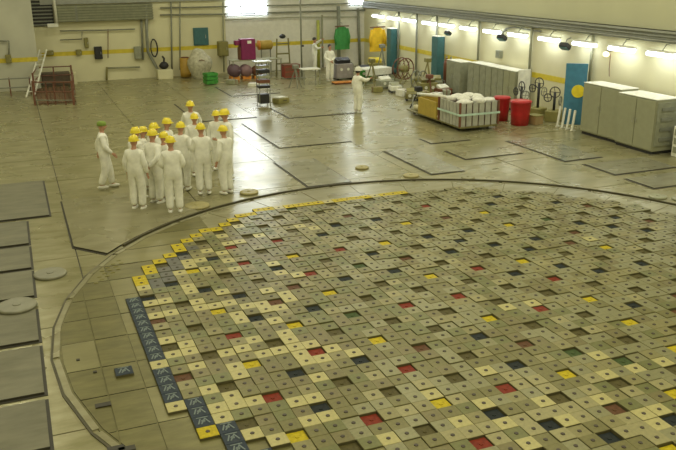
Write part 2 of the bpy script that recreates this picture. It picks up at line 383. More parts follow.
# small dark service slots and bolts on the rim plates
for (px, py, a, b) in ((103, 405, .2, .1), (116, 449, .2, .12), (127, 449, .2, .1), (78, 360, .05, .05), (95, 372, .05, .05), (118, 370, .05, .05)):
    g = G(px, py, .03); MB().box((g.x, g.y, .03), (a, b, .02), M_dark).obj('service_slot', parent=core)
for k in range(14):
    g = G(96 + (k % 5) * 5.5 + k // 5 * 3, 283 - (k % 5) * 3.5 - k // 5 * 6, .03); MB().box((g.x, g.y, .03), (.08, .04, .012), M_olive).obj('bolt_bar', parent=core)

# ---------------------------------------------------------------- raised plates and round covers on the hall floor
def plate(x0, y0, x1, y1, m=M_plate, h=.022, skew=0.):
    o = MB(); P = [(x0, y0), (x1, y0), (x1, y1), (x0, y1)]
    e = .045; o.prism([(x0 - e, y0 - e), (x1 + e, y0 - e), (x1 + e, y1 + e), (x0 - e, y1 + e)], -.01, .006, M_dark)  # wider dark flange draws the shadow border round the plate
    o.prism(P, .006, h, m, M_dark); return o.obj('floor_plate', parent=fl)
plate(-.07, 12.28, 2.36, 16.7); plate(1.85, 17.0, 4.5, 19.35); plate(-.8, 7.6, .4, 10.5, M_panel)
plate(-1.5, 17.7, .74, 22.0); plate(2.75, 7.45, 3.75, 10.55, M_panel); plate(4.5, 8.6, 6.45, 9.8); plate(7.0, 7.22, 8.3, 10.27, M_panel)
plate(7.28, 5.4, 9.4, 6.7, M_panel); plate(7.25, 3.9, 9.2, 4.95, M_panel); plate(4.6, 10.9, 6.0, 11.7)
arc_ = [(CX + (RIM + .2) * math.cos(math.radians(a)), CY + (RIM + .2) * math.sin(math.radians(a))) for a in range(144, 116, -4)]
pl_ = [(-6.85, 8.85), (-6.85, 5.15)] + arc_ + [(arc_[-1][0], 8.85)]
MB().prism([(x - .04, y - .035) for x, y in pl_], -.01, .006, M_dark).prism(pl_, .006, .035, M_plate, M_dark).obj('floor_plate', parent=fl)  # dark copy, shifted near and left, paints the shadow along the plate edge
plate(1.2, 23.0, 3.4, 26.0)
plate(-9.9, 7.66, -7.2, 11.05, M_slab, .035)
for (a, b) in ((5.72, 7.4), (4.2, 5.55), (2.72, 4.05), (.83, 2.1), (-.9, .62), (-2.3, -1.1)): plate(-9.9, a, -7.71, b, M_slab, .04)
M_disc = mat('cover_paint', (.34, .30, .13), .5)
def disc(px, py, r, label, m=M_slab, z=0.):
    g = G(px, py, .04); t = thing('round_cover', label, 'floor cover', (g.x, g.y, z), group=None)
    MB().lathe([(r, 0), (r, .035), (r - .015, .05), (r - .04, .05)], m=m, n=28).obj('lid', parent=t)
    MB().lathe([(r * .22, .05), (r * .2, .062)], m=m, n=12).obj('lifting_boss', parent=t)
disc(50, 273, .30, 'round grey floor cover lying between the stacked slabs and the large reactor circle', mat('cover_grey', (.22, .215, .15), .45))
disc(17, 307, .33, 'pale round cover resting on the grey rectangular slabs', mat('cover_grey', (.22, .215, .15), .45), .04)
disc(362, 167, .19, 'small olive round cover on the bare floor near a pale rectangular plate', M_disc)
disc(411, 175, .22, 'yellowish round cover beside the corner of a light floor plate', M_disc)
disc(468, 177, .19, 'dull round cover touching the far edge of the reactor circle', M_plate)
disc(249, 191.5, .24, 'round cover just behind the heels of the coverall group', M_disc)
disc(197, 205, .30, 'yellowish round cover in front of the feet of the coverall group', M_disc)
disc(658, 196, .22, 'grey round cover in front of the two big cabinets, nearer the picture edge plates', M_lgrey)
disc(681, 198, .22, 'grey round cover cut by the picture edge', M_lgrey)

# ---------------------------------------------------------------- people
def skin_mesh(name, verts, edges, rad, m, sub=2):
    me = bpy.data.meshes.new(name); me.from_pydata(verts, edges, []); o = bpy.data.objects.new(name, me); C.objects.link(o)
    md = o.modifiers.new('s', 'SKIN'); md.use_smooth_shade = True
    for k, v in enumerate(me.skin_vertices[0].data):
        r = rad[k]; v.radius = r if isinstance(r, tuple) else (r, r); v.use_root = (k == 0)
    sb = o.modifiers.new('b', 'SUBSURF'); sb.levels = sub; sb.render_levels = sub
    dg = bpy.context.evaluated_depsgraph_get(); out = bpy.data.meshes.new_from_object(o.evaluated_get(dg))
    bpy.data.objects.remove(o); out.name = name; out.materials.clear(); out.materials.append(m); return out
def joints(pose):
    J = dict(pel=(0, 0, .95), wai=(0, .01, 1.10), che=(0, .0, 1.28), upp=(0, .01, 1.42), nec=(0, .0, 1.50), hd0=(0, -.012, 1.575), hd1=(0, -.02, 1.66))
    for s, n in ((-1, 'r'), (1, 'l')):
        J['hip' + n] = (s * .09, 0, .88); J['kne' + n] = (s * .105, -.02, .49); J['ank' + n] = (s * .11, .03, .09)
        J['sho' + n] = (s * .165, .01, 1.385); J['elb' + n] = (s * .25, .04, 1.13); J['wri' + n] = (s * .25, -.05, .89)
    J.update(pose); return J
POSES = {
 'sides': {},
 'folded': {'elbl': (.25, -.02, 1.13), 'wril': (-.06, -.24, 1.19), 'elbr': (-.25, -.02, 1.13), 'wrir': (.06, -.21, 1.13)},
 'behind': {'elbl': (.26, .12, 1.16), 'wril': (.05, .21, .98), 'elbr': (-.26, .12, 1.16), 'wrir': (-.04, .23, .95)},
 'point': {'elbr': (-.26, -.20, 1.28), 'wrir': (-.2, -.44, 1.33)},
 'walk': {'knel': (.10, -.10, .50), 'ankl': (.10, -.13, .09), 'kner': (-.1, .01, .50), 'ankr': (-.1, .16, .12), 'wril': (.22, .14, .92), 'elbl': (.24, .14, 1.15), 'elbr': (-.24, -.02, 1.14), 'wrir': (-.22, -.2, .96)},
 'reach': {'elbl': (.27, -.15, 1.50), 'wril': (.2, -.38, 1.62), 'elbr': (-.25, -.15, 1.2), 'wrir': (-.15, -.36, 1.25)},
 'front': {'elbl': (.26, .02, 1.14), 'wril': (.04, -.2, 1.0), 'elbr': (-.26, .02, 1.14), 'wrir': (-.04, -.19, .97)},
}
def body_geo(pose):
    J = joints(pose); V = []; E = []; R = []; ix = {}
    def v(n, r, par=None):
        ix[n] = len(V); V.append(J[n]); R.append(r)
        if par: E.append((ix[par], ix[n]))
    v('pel', (.13, .09)); v('wai', (.125, .085), 'pel'); v('che', (.14, .095), 'wai'); v('upp', (.10, .075), 'che'); v('nec', .052, 'upp'); v('hd0', (.058, .07), 'nec'); v('hd1', (.07, .088), 'hd0')
    for n in 'rl':
        v('hip' + n, .078, 'pel'); v('kne' + n, .052, 'hip' + n); v('ank' + n, .036, 'kne' + n)
        J['toe' + n] = (J['ank' + n][0], J['ank' + n][1] - .15, .04 if J['ank' + n][2] < .12 else .06); v('toe' + n, .03, 'ank' + n)
        v('sho' + n, .055, 'upp'); v('elb' + n, .038, 'sho' + n); v('wri' + n, .026, 'elb' + n)
        w_ = Vector(J['wri' + n]); d = (w_ - Vector(J['elb' + n])).normalized()
        side = d.cross(Vector((1, 0, 0)) if abs(d.x) < .7 else Vector((0, 0, 1))).normalized(); J['pal' + n] = tuple(w_ + d * .07); v('pal' + n, (.034, .016), 'wri' + n)
        p = w_ + d * .085
        bend = side.cross(d) * (1 if n == 'l' else -1)
        for q, (o, L) in enumerate(((-.027, .065), (-.009, .078), (.009, .073), (.027, .055))):
            b = len(V); V.append(tuple(p + side * o)); R.append(.009); E.append((ix['pal' + n], b))
            V.append(tuple(p + side * o + d * L * .55 + bend * .006)); R.append(.0085); E.append((b, b + 1))
            V.append(tuple(p + side * o + d * L + bend * .022)); R.append(.0075); E.append((b + 1, b + 2))
        b = len(V); t0 = w_ + d * .03 + side * .036; V.append(tuple(t0)); R.append(.011); E.append((ix['pal' + n], b))
        V.append(tuple(t0 + d * .045 + side * .012 + bend * .012)); R.append(.009); E.append((b, b + 1))
    me = skin_mesh('person_body', V, E, R, M_skin, 1)
    g = bmesh.new(); g.from_mesh(me); k = MB(); k.bm.free(); k.bm = g; k.mats = [M_skin]
    k.blob((0, -.02, 1.645), (.155, .195, .235), M_skin, amp=0, sub=3)
    k.lathe([(.004, .03), (.012, .012), (.019, -.012), (.014, -.02)], (0, -.122, 1.64), M_skin, 8)
    for s in (-1, 1):
        k.blob((s * .031, -.104, 1.655), (.024, .018, .014), M_black, amp=0, sub=1); k.blob((s * .079, -.01, 1.64), (.02, .04, .06), M_skin, amp=0, sub=1)
        k.box((s * .031, -.109, 1.674), (.034, .01, .006), M_brown)
    k.box((0, -.108, 1.59), (.046, .014, .009), M_maroon)
    g.to_mesh(me); g.free(); me.materials.clear()
    for q in k.mats: me.materials.append(q)
    return me, J
def suit_mesh(J):
    V = []; E = []; R = []; ix = {}
    def v(n, r, par=None):
        ix[n] = len(V); V.append(J[n]); R.append(r)
        if par: E.append((ix[par], ix[n]))
    v('pel', (.205, .165)); v('wai', (.20, .155), 'pel'); v('che', (.21, .16), 'wai'); v('upp', (.12, .11), 'che'); J['col'] = (0, .005, 1.50); v('col', (.075, .075), 'upp')
    for n in 'rl':
        v('hip' + n, .14, 'pel'); v('kne' + n, .108, 'hip' + n); v('ank' + n, .09, 'kne' + n)
        v('sho' + n, .084, 'upp'); v('elb' + n, .08, 'sho' + n); v('wri' + n, .05, 'elb' + n)
    return skin_mesh('coverall', V, E, R, M_suit, 2)
hat = MB(); hat.lathe([(.128, -.012), (.126, .0), (.122, .04), (.108, .078), (.078, .108), (.04, .124), (.005, .13)], m=M_hat, n=20, sy=1.14)
hat.lathe([(.15, -.016), (.152, -.008), (.12, .0)], (0, -.018, 0), M_hat, 20, sy=1.18); hat.box((0, 0, .118), (.035, .19, .03), M_hat, bev=.01)
hat_o = hat.obj('hard_hat'); hat_mesh = hat_o.data; bpy.data.objects.remove(hat_o)
sh = MB(); sh.blob((0, -.05, .045), (.125, .30, .10), amp=0, sub=2); sh_o = sh.obj('shoe', M_cloth); shoe_mesh = sh_o.data; bpy.data.objects.remove(sh_o)
bd = MB().box((0, 0, 0), (.05, .012, .075)).obj('badge', M_black); badge_mesh = bd.data; bpy.data.objects.remove(bd)
hr = MB(); hr.lathe([(.085, -.05), (.092, 0), (.085, .05), (.055, .088), (.01, .1)], m=M_black, n=16, sy=1.2); ho = hr.obj('hair'); hair_mesh = ho.data; bpy.data.objects.remove(ho)
caps = MB(); caps.lathe([(.10, -.02), (.105, .02), (.095, .065), (.06, .09), (.01, .1)], m=mat('cap_green_cloth', (.20, .30, .05), .8), n=16, sy=1.15); ho = caps.obj('cloth_cap'); ccap_mesh = ho.data; bpy.data.objects.remove(ho)
CACHE = {}
def person(x, y, face, pose, label, scale=1., head='hat', badge=False, group='people in white coveralls', z=0.):
    if pose not in CACHE:
        bm_, J = body_geo(POSES[pose]); CACHE[pose] = (bm_, suit_mesh(J), J)
    bm_, sm, J = CACHE[pose]
    t = thing('person', label, 'person', (x, y, z), face, group); t.scale = (scale,) * 3
    put('body', bm_, 0, 0, 0, t); put('coverall', sm, 0, 0, 0, t)
    for n in 'rl':
        a = J['ank' + n]; s = put('shoe', shoe_mesh, a[0], a[1], max(0, a[2] - .1), t)
    if head == 'hat': h = put('hard_hat', hat_mesh, 0, -.02, 1.68, t); h.scale = (.9, .9, .95)
    elif head == 'white_hat':
        h = put('hard_hat', hat_mesh, 0, -.02, 1.685, t)
        h.data = hat_mesh.copy(); h.data.materials[0] = M_white; h['label'] = 'white hard hat'; put('hair', hair_mesh, 0, .0, 1.64, t)
    elif head == 'cap': put('cloth_cap', ccap_mesh, 0, -.01, 1.68, t)
    else: put('hair', hair_mesh, 0, 0.005, 1.68, t)
    if badge: put('badge', badge_mesh, .07, -.155, 1.28, t)
    return t
# face angle 0 looks toward -Y (to the camera); a positive angle turns counter-clockwise
GC = Vector((-3.6, 8.95))
def toward(p, q=GC): return math.atan2(q[1] - p[1], q[0] - p[0]) + PI / 2
grp = [((133, 138), 1.70, 'sides', .2, True, 'person in white coverall at the outer end of the group, dark badge on the chest'),
 ((134.5, 130), 1.70, 'folded', 0, False, 'person whose yellow helmet shows directly behind the outermost person of the group'),
 ((142, 129), 1.55, 'sides', .2, False, 'person half hidden, second helmet behind the outermost person, turned inward'),
 ((153, 125.5), 1.66, 'folded', .3, False, 'person whose yellow helmet rises behind another helmet in the near half of the group'),
 ((151.5, 132), 1.74, 'behind', -.2, False, 'slim person with yellow helmet standing second in the front row of the group'),
 ((166, 120.5), 1.68, 'front', .2, False, 'person with dark face under yellow helmet at the rear middle of the group'),
 ((180, 124.5), 1.68, 'folded', 0, False, 'person facing us with yellow helmet in the centre of the group'),
 ((163, 134.5), 1.63, 'sides', -.2, False, 'person seen from behind in long white coverall, third in the front row'),
 ((170, 139), 1.73, 'front', .2, False, 'nearest person of the group, back to us, yellow helmet lowest in the picture'),
 ((190, 103), 1.72, 'behind', 0, False, 'tallest standing person at the back of the group, yellow helmet above all others'),
 ((194, 115.5), 1.64, 'front', .3, False, 'person with tanned face just in front of the rearmost helmet'),
 ((200.5, 126), 1.72, 'folded', -.3, False, 'broad person in white with back to us in the far half of the group'),
 ((216, 112.5), 1.60, 'sides', .2, False, 'person in profile whose helmet touches the helmet of the farthest standing person'),
 ((225, 111.5), 1.80, 'sides', -.2, False, 'person at the far end of the group with arms down, helmet beside another'),
 ((223.5, 128), 1.66, 'point', 0, False, 'person at the inner front corner of the group pointing inward')]
for (u, v), zc, pose, da, bdg, lab in grp:
    g = G(u, v, zc + .03); s = (zc + .03) / 1.73
    person(g.x, g.y, toward((g.x, g.y)) + da, pose, lab, s, badge=bdg, group='group of people in white coveralls by the reactor circle')
g = G(101, 124, 1.70); person(g.x, g.y, PI * .48, 'walk', 'lone person in white coverall and greenish cap walking towards the group', 1.0, 'cap')
g = G(330, 81); person(g.x, g.y, .1, 'front', 'far person in white coverall walking between the equipment tables', 1.0, 'hair')
g = G(358, 113); person(g.x, g.y, 1.9, 'point', 'person in white with dark hair and white helmet working alone in the open floor', .98, 'white_hat')
g = G(315, 71); person(g.x, g.y, 1.2, 'reach', 'person in white by the back wall reaching up beside a dark pole', 1.0, 'hair')

# ---------------------------------------------------------------- right wall: lamps, floodlights, cabinets
LY = [6.2] + [W(u, v, XR - .3).y for u, v in ((661.4, 53), (621.7, 48), (584.5, 43), (549, 38.5), (517.5, 34.3), (492, 31.4), (468, 28.4), (446.6, 26.4), (429, 24), (409, 22.6), (393.5, 20), (378, 18.5))]
ORD = ['nearest', 'second nearest', 'third nearest', 'fourth nearest', 'fifth nearest', 'sixth nearest', 'seventh nearest', 'eighth nearest', 'ninth nearest', 'tenth nearest', 'third farthest', 'second farthest', 'farthest']
for k, y in enumerate(LY):
    t = thing('wall_lamp', f'long white fluorescent lamp on the side wall, {ORD[k]} of the row', 'lamp', (XR - .30, y, 2.83), group='fluorescent lamps along the side wall')
    MB().b2((-.12, -.56, .075), (.12, .56, .12), M_white, .01).obj('housing', parent=t)
    for s in (-.06, .06): MB().tube([(s, -.52, .0), (s, .52, .0)], .07, M_tube, 8).obj('tube', parent=t)
    MB().tube([(.02, 0, .1), (.17, 0, .3), (.30, 0, .3)], .018, M_pipe, 6).obj('bracket', parent=t)
    area('lamp_light', (0, 0, -.08), .16, 1.0, 4.5, (.93, .97, 1), parent=t)
for z, r in ((3.22, .03), (3.35, .022), (3.46, .035)):
    MB().tube([(XR - .16, Y0 + 1, z), (XR - .16, YB - .2, z)], r, M_pipe, 6).obj('trim_5', kind='structure')
def floodlight(px, py, label, s=1.):
    p = W(px, py, XR - .35); t = thing('floodlight', label, 'lamp', p, .35)
    MB().box((0, 0, 0), (.30 * s, .34 * s, .16 * s), M_black, rot=(0, .5, 0), bev=.02).obj('lamp_body', parent=t)
    MB().box((-.06, 0, -.085 * s), (.25 * s, .28 * s, .02), M_teal, rot=(0, .5, 0)).obj('glass', parent=t)
    MB().tube([(0, 0, .05), (.1, 0, .22), (.33, 0, .26)], .02, M_pipe, 6).obj('bracket', parent=t)
floodlight(565, 46, 'dark floodlight hanging between two wall lamps above the blue board')
floodlight(502, 37.5, 'dark floodlight on a bracket above the row of lockers')
floodlight(448, 33, 'small dark floodlight far along the lamp row', .8)
p = W(606, 55, XR - .2); t = thing('round_wall_lamp', 'round glowing wall lamp above the two big cabinets', 'lamp', p)
MB().lathe([(.05, -.06), (.10, -.02), (.11, .03), (.08, .09), (.02, .12)], m=mat('lamp_globe', (1, .85, .6), .4, var=0, emit=1.4)).obj('globe', parent=t)
MB().tube([(0, 0, .1), (.1, 0, .14), (.18, 0, .12)], .03, M_black, 6).obj('arm', parent=t)
MB().tube([(.1, -.1, .04), (.1, -.1, -.45), (.12, -.12, -.7)], .012, M_brown, 6).obj('cable', parent=t)
# bent conduit between lamps
tag(MB().tube([(XR - .06, 16.9, 2.75), (XR - .07, 16.5, 3.0), (XR - .07, 15.9, 3.1), (XR - .07, 15.2, 3.06), (XR - .06, 14.2, 3.05)], .03, M_pipe, 6).obj('conduit'), 'curved grey conduit arching over a wall lamp above the lockers', 'pipe')

def cabinet(name, label, x0, x1, y0, y1, h, m, doors=2, group=None, feet=True):
    """front faces -X; origin on the floor"""
    t = thing(name, label, 'cabinet', ((x0 + x1) / 2, (y0 + y1) / 2, 0), 0, group); dx, dy = (x1 - x0) / 2, (y1 - y0) / 2
    MB().b2((-dx + .02, -dy, .09), (dx, dy, h), m, .008).obj('body', parent=t)
    MB().b2((-dx + .05, -dy + .03, 0.), (dx - .03, dy - .03, .09), M_black).obj('plinth', parent=t)
    MB().b2((-dx - .01, -dy - .01, h), (dx + .01, dy + .01, h + .025), M_white, .006).obj('top', parent=t)
    wd = 2 * dy / doors
    for k in range(doors):
        d = MB().b2((-dx - .012, -dy + k * wd + .012, .13), (-dx + .02, -dy + (k + 1) * wd - .012, h - .03), m, .006).obj('door', parent=t)
        hy = -dy + k * wd + (wd - .07 if k % 2 == 0 else .07)
        MB().tube([(-dx - .015, hy, h * .52), (-dx - .04, hy, h * .53), (-dx - .04, hy, h * .6), (-dx - .015, hy, h * .61)], .008, M_chrome, 6).obj('handle', parent=d)
    return t
cabinet('cabinet', 'big light grey metal cabinet beside the blue board', 9.95, 10.65, 8.55, 10.33, 1.70, M_lgrey, 2, 'big grey cabinets by the side wall')
cb = cabinet('cabinet', 'big light grey metal cabinet with dark cluttered end, nearest to us', 9.84, 10.74, 6.87, 8.50, 1.63, M_lgrey, 2, 'big grey cabinets by the side wall')
MB().b2((-.40, -.845, .25), (.40, -.815, 1.55), M_grey).obj('end_panel', parent=cb)
for k in range(4): MB().b2((-.25, -.87, .4 + k * .3), (.2, -.845, .50 + k * .3), M_pipe).obj('vent_grille', parent=cb)
cabs = [(14.75, 15.55, 'light grey locker at the near end of the locker row'), (15.57, 16.4, 'grey locker second from the near end of the row'), (16.42, 17.3, 'grey locker third from the near end of the row'), (17.32, 18.25, 'grey locker at the far end of the tall row')]
for y0, y1, lab in cabs: cabinet('locker', lab, 10.25, 10.85, y0, y1, 1.52, M_lgrey if y0 < 15 else M_grey, 2, 'row of grey lockers under the wall lamps')
cabinet('locker', 'short pale locker standing apart beyond the locker row', 10.15, 10.75, 18.7, 19.9, 1.45, M_grey, 2)
wp = thing('leaning_board', 'tall white panel leaning against the near end of the lockers', 'panel', (10.55, 14.55, 0))
MB().b2((-.30, -.02, 0), (.28, .02, 1.62), M_white, .005).obj('sheet', parent=wp); MB().b2((.24, -.03, 0), (.28, .03, 1.64), M_lgrey).obj('edge_strip', parent=wp)
# dark door post and pale unit at the picture edge
d1 = MB().b2((XR - .12, 5.6, 0), (XR - .02, 6.55, 2.35), M_grey).obj('door_1', kind='structure')
MB().b2((XR - .16, 6.55, 0), (XR - .0, 6.65, 2.45), M_black).obj('door_frame', parent=d1)
MB().tube([(XR - .15, 6.0, 1.05), (XR - .19, 6.0, 1.05), (XR - .19, 5.85, 1.05)], .012, M_chrome, 6).obj('door_handle', parent=d1)
un = thing('wall_unit', 'low white unit with dark shelf gaps beside the dark door post', 'cabinet', (10.55, 6.15, 0))
MB().b2((-.25, -.4, 0), (.25, .4, .9), M_white, .01).obj('body', parent=un)
for k in range(3): MB().b2((-.262, -.34, .12 + k * .26), (-.245, .34, .3 + k * .26), M_grey).obj('drawer', parent=un)
# blue board with yellow disc
bb = thing('blue_board', 'tall blue board with a yellow disc beside the big cabinets', 'board', (10.3, 11.2, 0), .9)
MB().b2((-.03, -.36, .12), (.03, .36, 2.22), M_blue, .008).obj('board', parent=bb)
mb = MB(); mb.lathe([(.22, 0), (.22, .02)], m=M_yel, n=24); dd = mb.obj('yellow_disc', parent=bb); dd.rotation_euler = (0, -PI / 2, 0); dd.location = (-.03, -.1, 1.28)
for s in (-.3, .3): MB().b2((-.12, s - .02, 0), (.12, s + .02, .14), M_pipe).obj('foot', parent=bb)
# white ribbed radiators in front of the board
for k in range(4):
    t = thing('radiator_rib', f'white upright radiator rib leaning by the blue board, {["nearest","second","third","farthest"][k]} of four', 'radiator', (9.98, 10.75 + k * .27, 0), group='white ribs by the blue board')
    MB().box((0, 0, .36), (.05, .09, .7), M_white, rot=(0, .12, 0), bev=.01).obj('rib', parent=t); MB().box((0, 0, .02), (.18, .07, .04), M_white).obj('foot', parent=t)

# heap of valves and dark fittings
def wheel(mb, c, r, m, ax='y', t=.02, n=14, spokes=4):
    P = []
    for k in range(n + 1):
        a = 2 * PI * k / n; q = (r * math.cos(a), r * math.sin(a))
        P.append((c[0] + q[0], c[1], c[2] + q[1]) if ax == 'y' else ((c[0], c[1] + q[0], c[2] + q[1]) if ax == 'x' else (c[0] + q[0], c[1] + q[1], c[2])))
    mb.tube(P, t, m, 6, False)
    for k in range(spokes): mb.tube([c, P[k * n // spokes]], t * .6, m, 5)
    return mb
for k, (x, y, h, lab) in enumerate([(9.95, 13.85, 1.1, 'dark handwheel valve nearest the red tub, on an olive stand'), (10.25, 13.2, 1.3, 'tallest dark handwheel valve in front of the yellow wall band'), (10.45, 12.5, 1.05, 'dark twin-wheel valve nearest the blue board')]):
    t = thing('valve_stand', lab, 'valve', (x, y, 0), .3 * k)
    MB().box((0, 0, .2), (.5, .5, .4), M_olive, bev=.02).obj('base', parent=t)
    MB().tube([(0, 0, .4), (0, 0, h)], .05, M_black, 8).obj('spindle', parent=t)
    wheel(MB(), (0, 0, h), .19, M_black, 'x').obj('handwheel', parent=t); wheel(MB(), (.05, -.2, h - .3), .16, M_pipe, 'y').obj('handwheel', parent=t)
    wheel(MB(), (-.1, .22, h - .2), .14, M_black, 'x').obj('handwheel', parent=t)
t = thing('wooden_box', 'small tan box on the floor in front of the valves', 'box', (9.55, 12.35, 0), .2)
MB().b2((-.2, -.22, 0), (.2, .22, .3), mat('tan_wood', (.32, .22, .10), .6), .01).obj('crate', parent=t); MB().b2((-.21, -.23, .3), (.21, .23, .33), M_olive).obj('lid', parent=t)
# red tubs
def tub(x, y, r, h, label):
    t = thing('red_tub', label, 'tub', (x, y, 0), group=None)
    MB().lathe([(r * .82, 0), (r * .9, h * .5), (r, h - .05), (r * 1.06, h - .03), (r * 1.06, h), (r * .96, h), (r * .9, h - .1)], m=M_red, n=28).obj('tub_body', parent=t)
    MB().lathe([(r * .98, h - .01), (r * .95, h + .03), (r * .2, h + .045)], m=mat('red_lid', (.50, .03, .03), .4), n=28).obj('lid', parent=t)
tub(8.98, 12.45, .37, .84, 'large round red plastic tub standing beside the white sack bin')
tub(8.85, 13.45, .30, .84, 'second red tub half hidden behind the large red tub')

# slatted bin on a trolley with white sacks
tr = thing('trolley', 'long flat yellow-edged trolley carrying the slatted sack bin', 'trolley', (7.1, 14.1, 0), 0)
MB().b2((-.75, -2.0, .11), (.75, 2.1, .17), M_rim, .01).obj('bed', parent=tr)
for sx in (-.6, .6):
    for sy in (-1.6, 1.7):
        wq = MB(); wq.lathe([(.05, -.03), (.055, 0), (.05, .03)], m=M_black, n=14); o = wq.obj('wheel', parent=tr); o.rotation_euler = (0, PI / 2, 0); o.location = (sx, sy, .055)
MB().tube([(-.5, 2.1, .15), (-.2, 2.6, .6), (.2, 2.6, .6), (.5, 2.1, .15)], .025, M_pipe, 6).obj('handle', parent=tr)
bn = thing('slatted_bin', 'grey slatted bin heaped with white sacks and wrapped by a pale strap', 'bin', (7.1, 12.88, .171), 0)
M_bin = mat('bin_grey', (.40, .40, .33), .5)
for s in (-1, 1):
    for k in range(6): MB().b2((-.73 + k * .247, s * .70 - .02, 0), (-.73 + k * .247 + .20, s * .70 + .02, .80), M_bin, .005).obj('slat', parent=bn)
    for k in range(6): MB().b2((s * .74 - .02, -.69 + k * .232, 0), (s * .74 + .02, -.69 + k * .232 + .195, .80), M_bin, .005).obj('slat', parent=bn)
MB().b2((-.72, -.68, 0), (.72, .68, .05), M_brown).obj('bin_floor', parent=bn)
MB().b2((-.70, -.66, .05), (.70, .66, .70), M_brown).obj('lining', parent=bn)
st = MB()
for s in (-1, 1): st.b2((-.80, s * .78 - .006, .38), (.80, s * .78 + .006, .45)); st.b2((s * .80 - .006, -.78, .38), (s * .80 + .006, .78, .45))
st.obj('strap', mat('pale_strap', (.50, .66, .56), .5), parent=bn)
for sx in (-.76, .76):
    for sy in (-.74, .74): MB().b2((sx - .03, sy - .03, 0), (sx + .03, sy + .03, .83), M_brown).obj('corner_post', parent=bn)
sack = [(-.45, -.7, 0), (.1, -.75, .02), (.5, -.6, 0), (-.3, -.2, .08), (.3, -.15, .05), (-.45, .35, .04), (.15, .4, .1), (.5, .5, 0), (-.1, .8, .03)]
sl = ['at the near outer corner', 'in the middle of the near edge', 'at the near inner corner', 'second row, outer side', 'second row, inner side', 'third row, outer side', 'third row, on top of the heap', 'third row, inner side', 'at the far edge']
for k, (a, b, c) in enumerate(sack):
    tag(MB().blob((0, 0, 0), (.56, .44, .20), seed=k, amp=.35).obj('white_sack', M_cloth, loc=(7.1 + a, 12.88 + b * .68, .98 + c * .8)), 'white crumpled sack in the slatted bin, ' + sl[k], 'sack', 'white sacks in the slatted bin')
t = thing('yellow_crate', 'ochre yellow open crate on the far half of the trolley', 'crate', (6.85, 14.5, .171), 0)
MO = mat('ochre', (.42, .31, .05), .6)
for s in (-1, 1):
    MB().b2((s * .5 - .02, -.7, 0), (s * .5 + .02, .7, .6), MO).obj('side_board', parent=t); MB().b2((-.5, s * .7 - .02, 0), (.5, s * .7 + .02, .6), MO).obj('end_board', parent=t)
MB().b2((-.5, -.7, 0), (.5, .7, .3), MO).obj('filling', parent=t)
for k, (a, b) in enumerate(((-.62, .3), (-.62, 1.0), (-.62, -.35), (-.5, 1.65))):
    tag(MB().blob((0, 0, 0), (.26, .45, .22), seed=30 + k, amp=.2).obj('cloth_bundle', mat('cream_cloth', (.6, .56, .38), .85, bump=.4), loc=(7.1 + a, 14.1 + b, .27)), 'cream cloth bundle on the trolley edge, ' + ['by the middle of the crate', 'by the far end of the crate', 'next to the sack bin', 'at the far tip of the trolley'][k], 'bundle', 'cloth bundles on the trolley')
tag(MB().tube([(7.3, 13.85, .82), (6.9, 14.7, .84), (6.5, 15.6, .82)], [.05, .07, .05], M_white, 8).obj('white_pole'), 'long white wrapped pole lying above the yellow crate', 'pole')

# tables, reels and machines in the middle distance
def table(x, y, lx, ly, h, m, label, rz=0., cloth=False):
    t = thing('work_table', label, 'table', (x, y, 0), rz)
    MB().b2((-lx / 2, -ly / 2, h - .04), (lx / 2, ly / 2, h), m, .01).obj('table_top', parent=t)
    for a in (-1, 1):
        for b in (-1, 1): MB().b2((a * (lx / 2 - .05) - .02, b * (ly / 2 - .05) - .02, 0), (a * (lx / 2 - .05) + .02, b * (ly / 2 - .05) + .02, h - .04), M_pipe).obj('leg', parent=t)
    if cloth:
        mb = MB(); n = 14
        for k in range(n):
            pass
        mb.b2((-lx / 2 - .02, -ly / 2 - .02, h), (lx / 2 + .02, ly / 2 + .02, h + .012), m); mb.b2((-lx / 2 - .02, -ly / 2 - .03, h - .3), (lx / 2 + .02, -ly / 2 - .01, h + .01), m)
        mb.obj('cloth_cover', parent=t)
    return t
def machine(name, x, y, sx, sy, h, m, m2, label, cat='machine', rz=0.):
    """a small free-standing machine: cabinet, sloped panel, dials, pipe and feet"""
    t = thing(name, label, cat, (x, y, 0), rz)
    MB().b2((-sx / 2, -sy / 2, .08), (sx / 2, sy / 2, h * .75), m, .02).obj('housing', parent=t)
    MB().box((0, .05, h * .85), (sx * .8, sy * .6, h * .25), m2, rot=(.35, 0, 0), bev=.015).obj('control_panel', parent=t)
    for s in (-1, 1):
        MB().b2((s * sx * .4 - .04, -sy * .45, 0), (s * sx * .4 + .04, sy * .45, .08), M_black).obj('foot', parent=t)
        mb = MB(); mb.lathe([(.07, 0), (.07, .02)], m=M_white, n=12); o = mb.obj('dial', parent=t); o.rotation_euler = (PI / 2 - 0, 0, 0); o.location = (s * sx * .2, -sy / 2, h * .5)
    MB().tube([(sx / 2, 0, h * .3), (sx / 2 + .12, 0, h * .3), (sx / 2 + .12, 0, h * .7), (sx / 2 - .05, 0, h * .8)], .03, M_pipe, 6).obj('hose', parent=t)
    return t
def GP(px, py): g = G(px, py); return g.x, g.y
x, y = GP(310, 84); table(x, y, .9, .7, .75, M_white, 'small table with bright white top before the back wall')
x, y = GP(392, 82); table(x - .85, y + .3, 1.5, .8, .7, M_cloth, 'white covered table among the yellow and olive machines', .2, True)
x, y = GP(345, 80); machine('control_cabinet', x, y + .3, .9, .6, 1.05, mat('mauve_grey', (.30, .27, .26), .5), M_black, 'mauve grey control cabinet with black hood behind the walking person', 'machine')
x, y = GP(341, 82); t = thing('orange_pallet', 'low orange pallet on the floor in front of the mauve cabinet', 'pallet', (x, y - .5, 0))
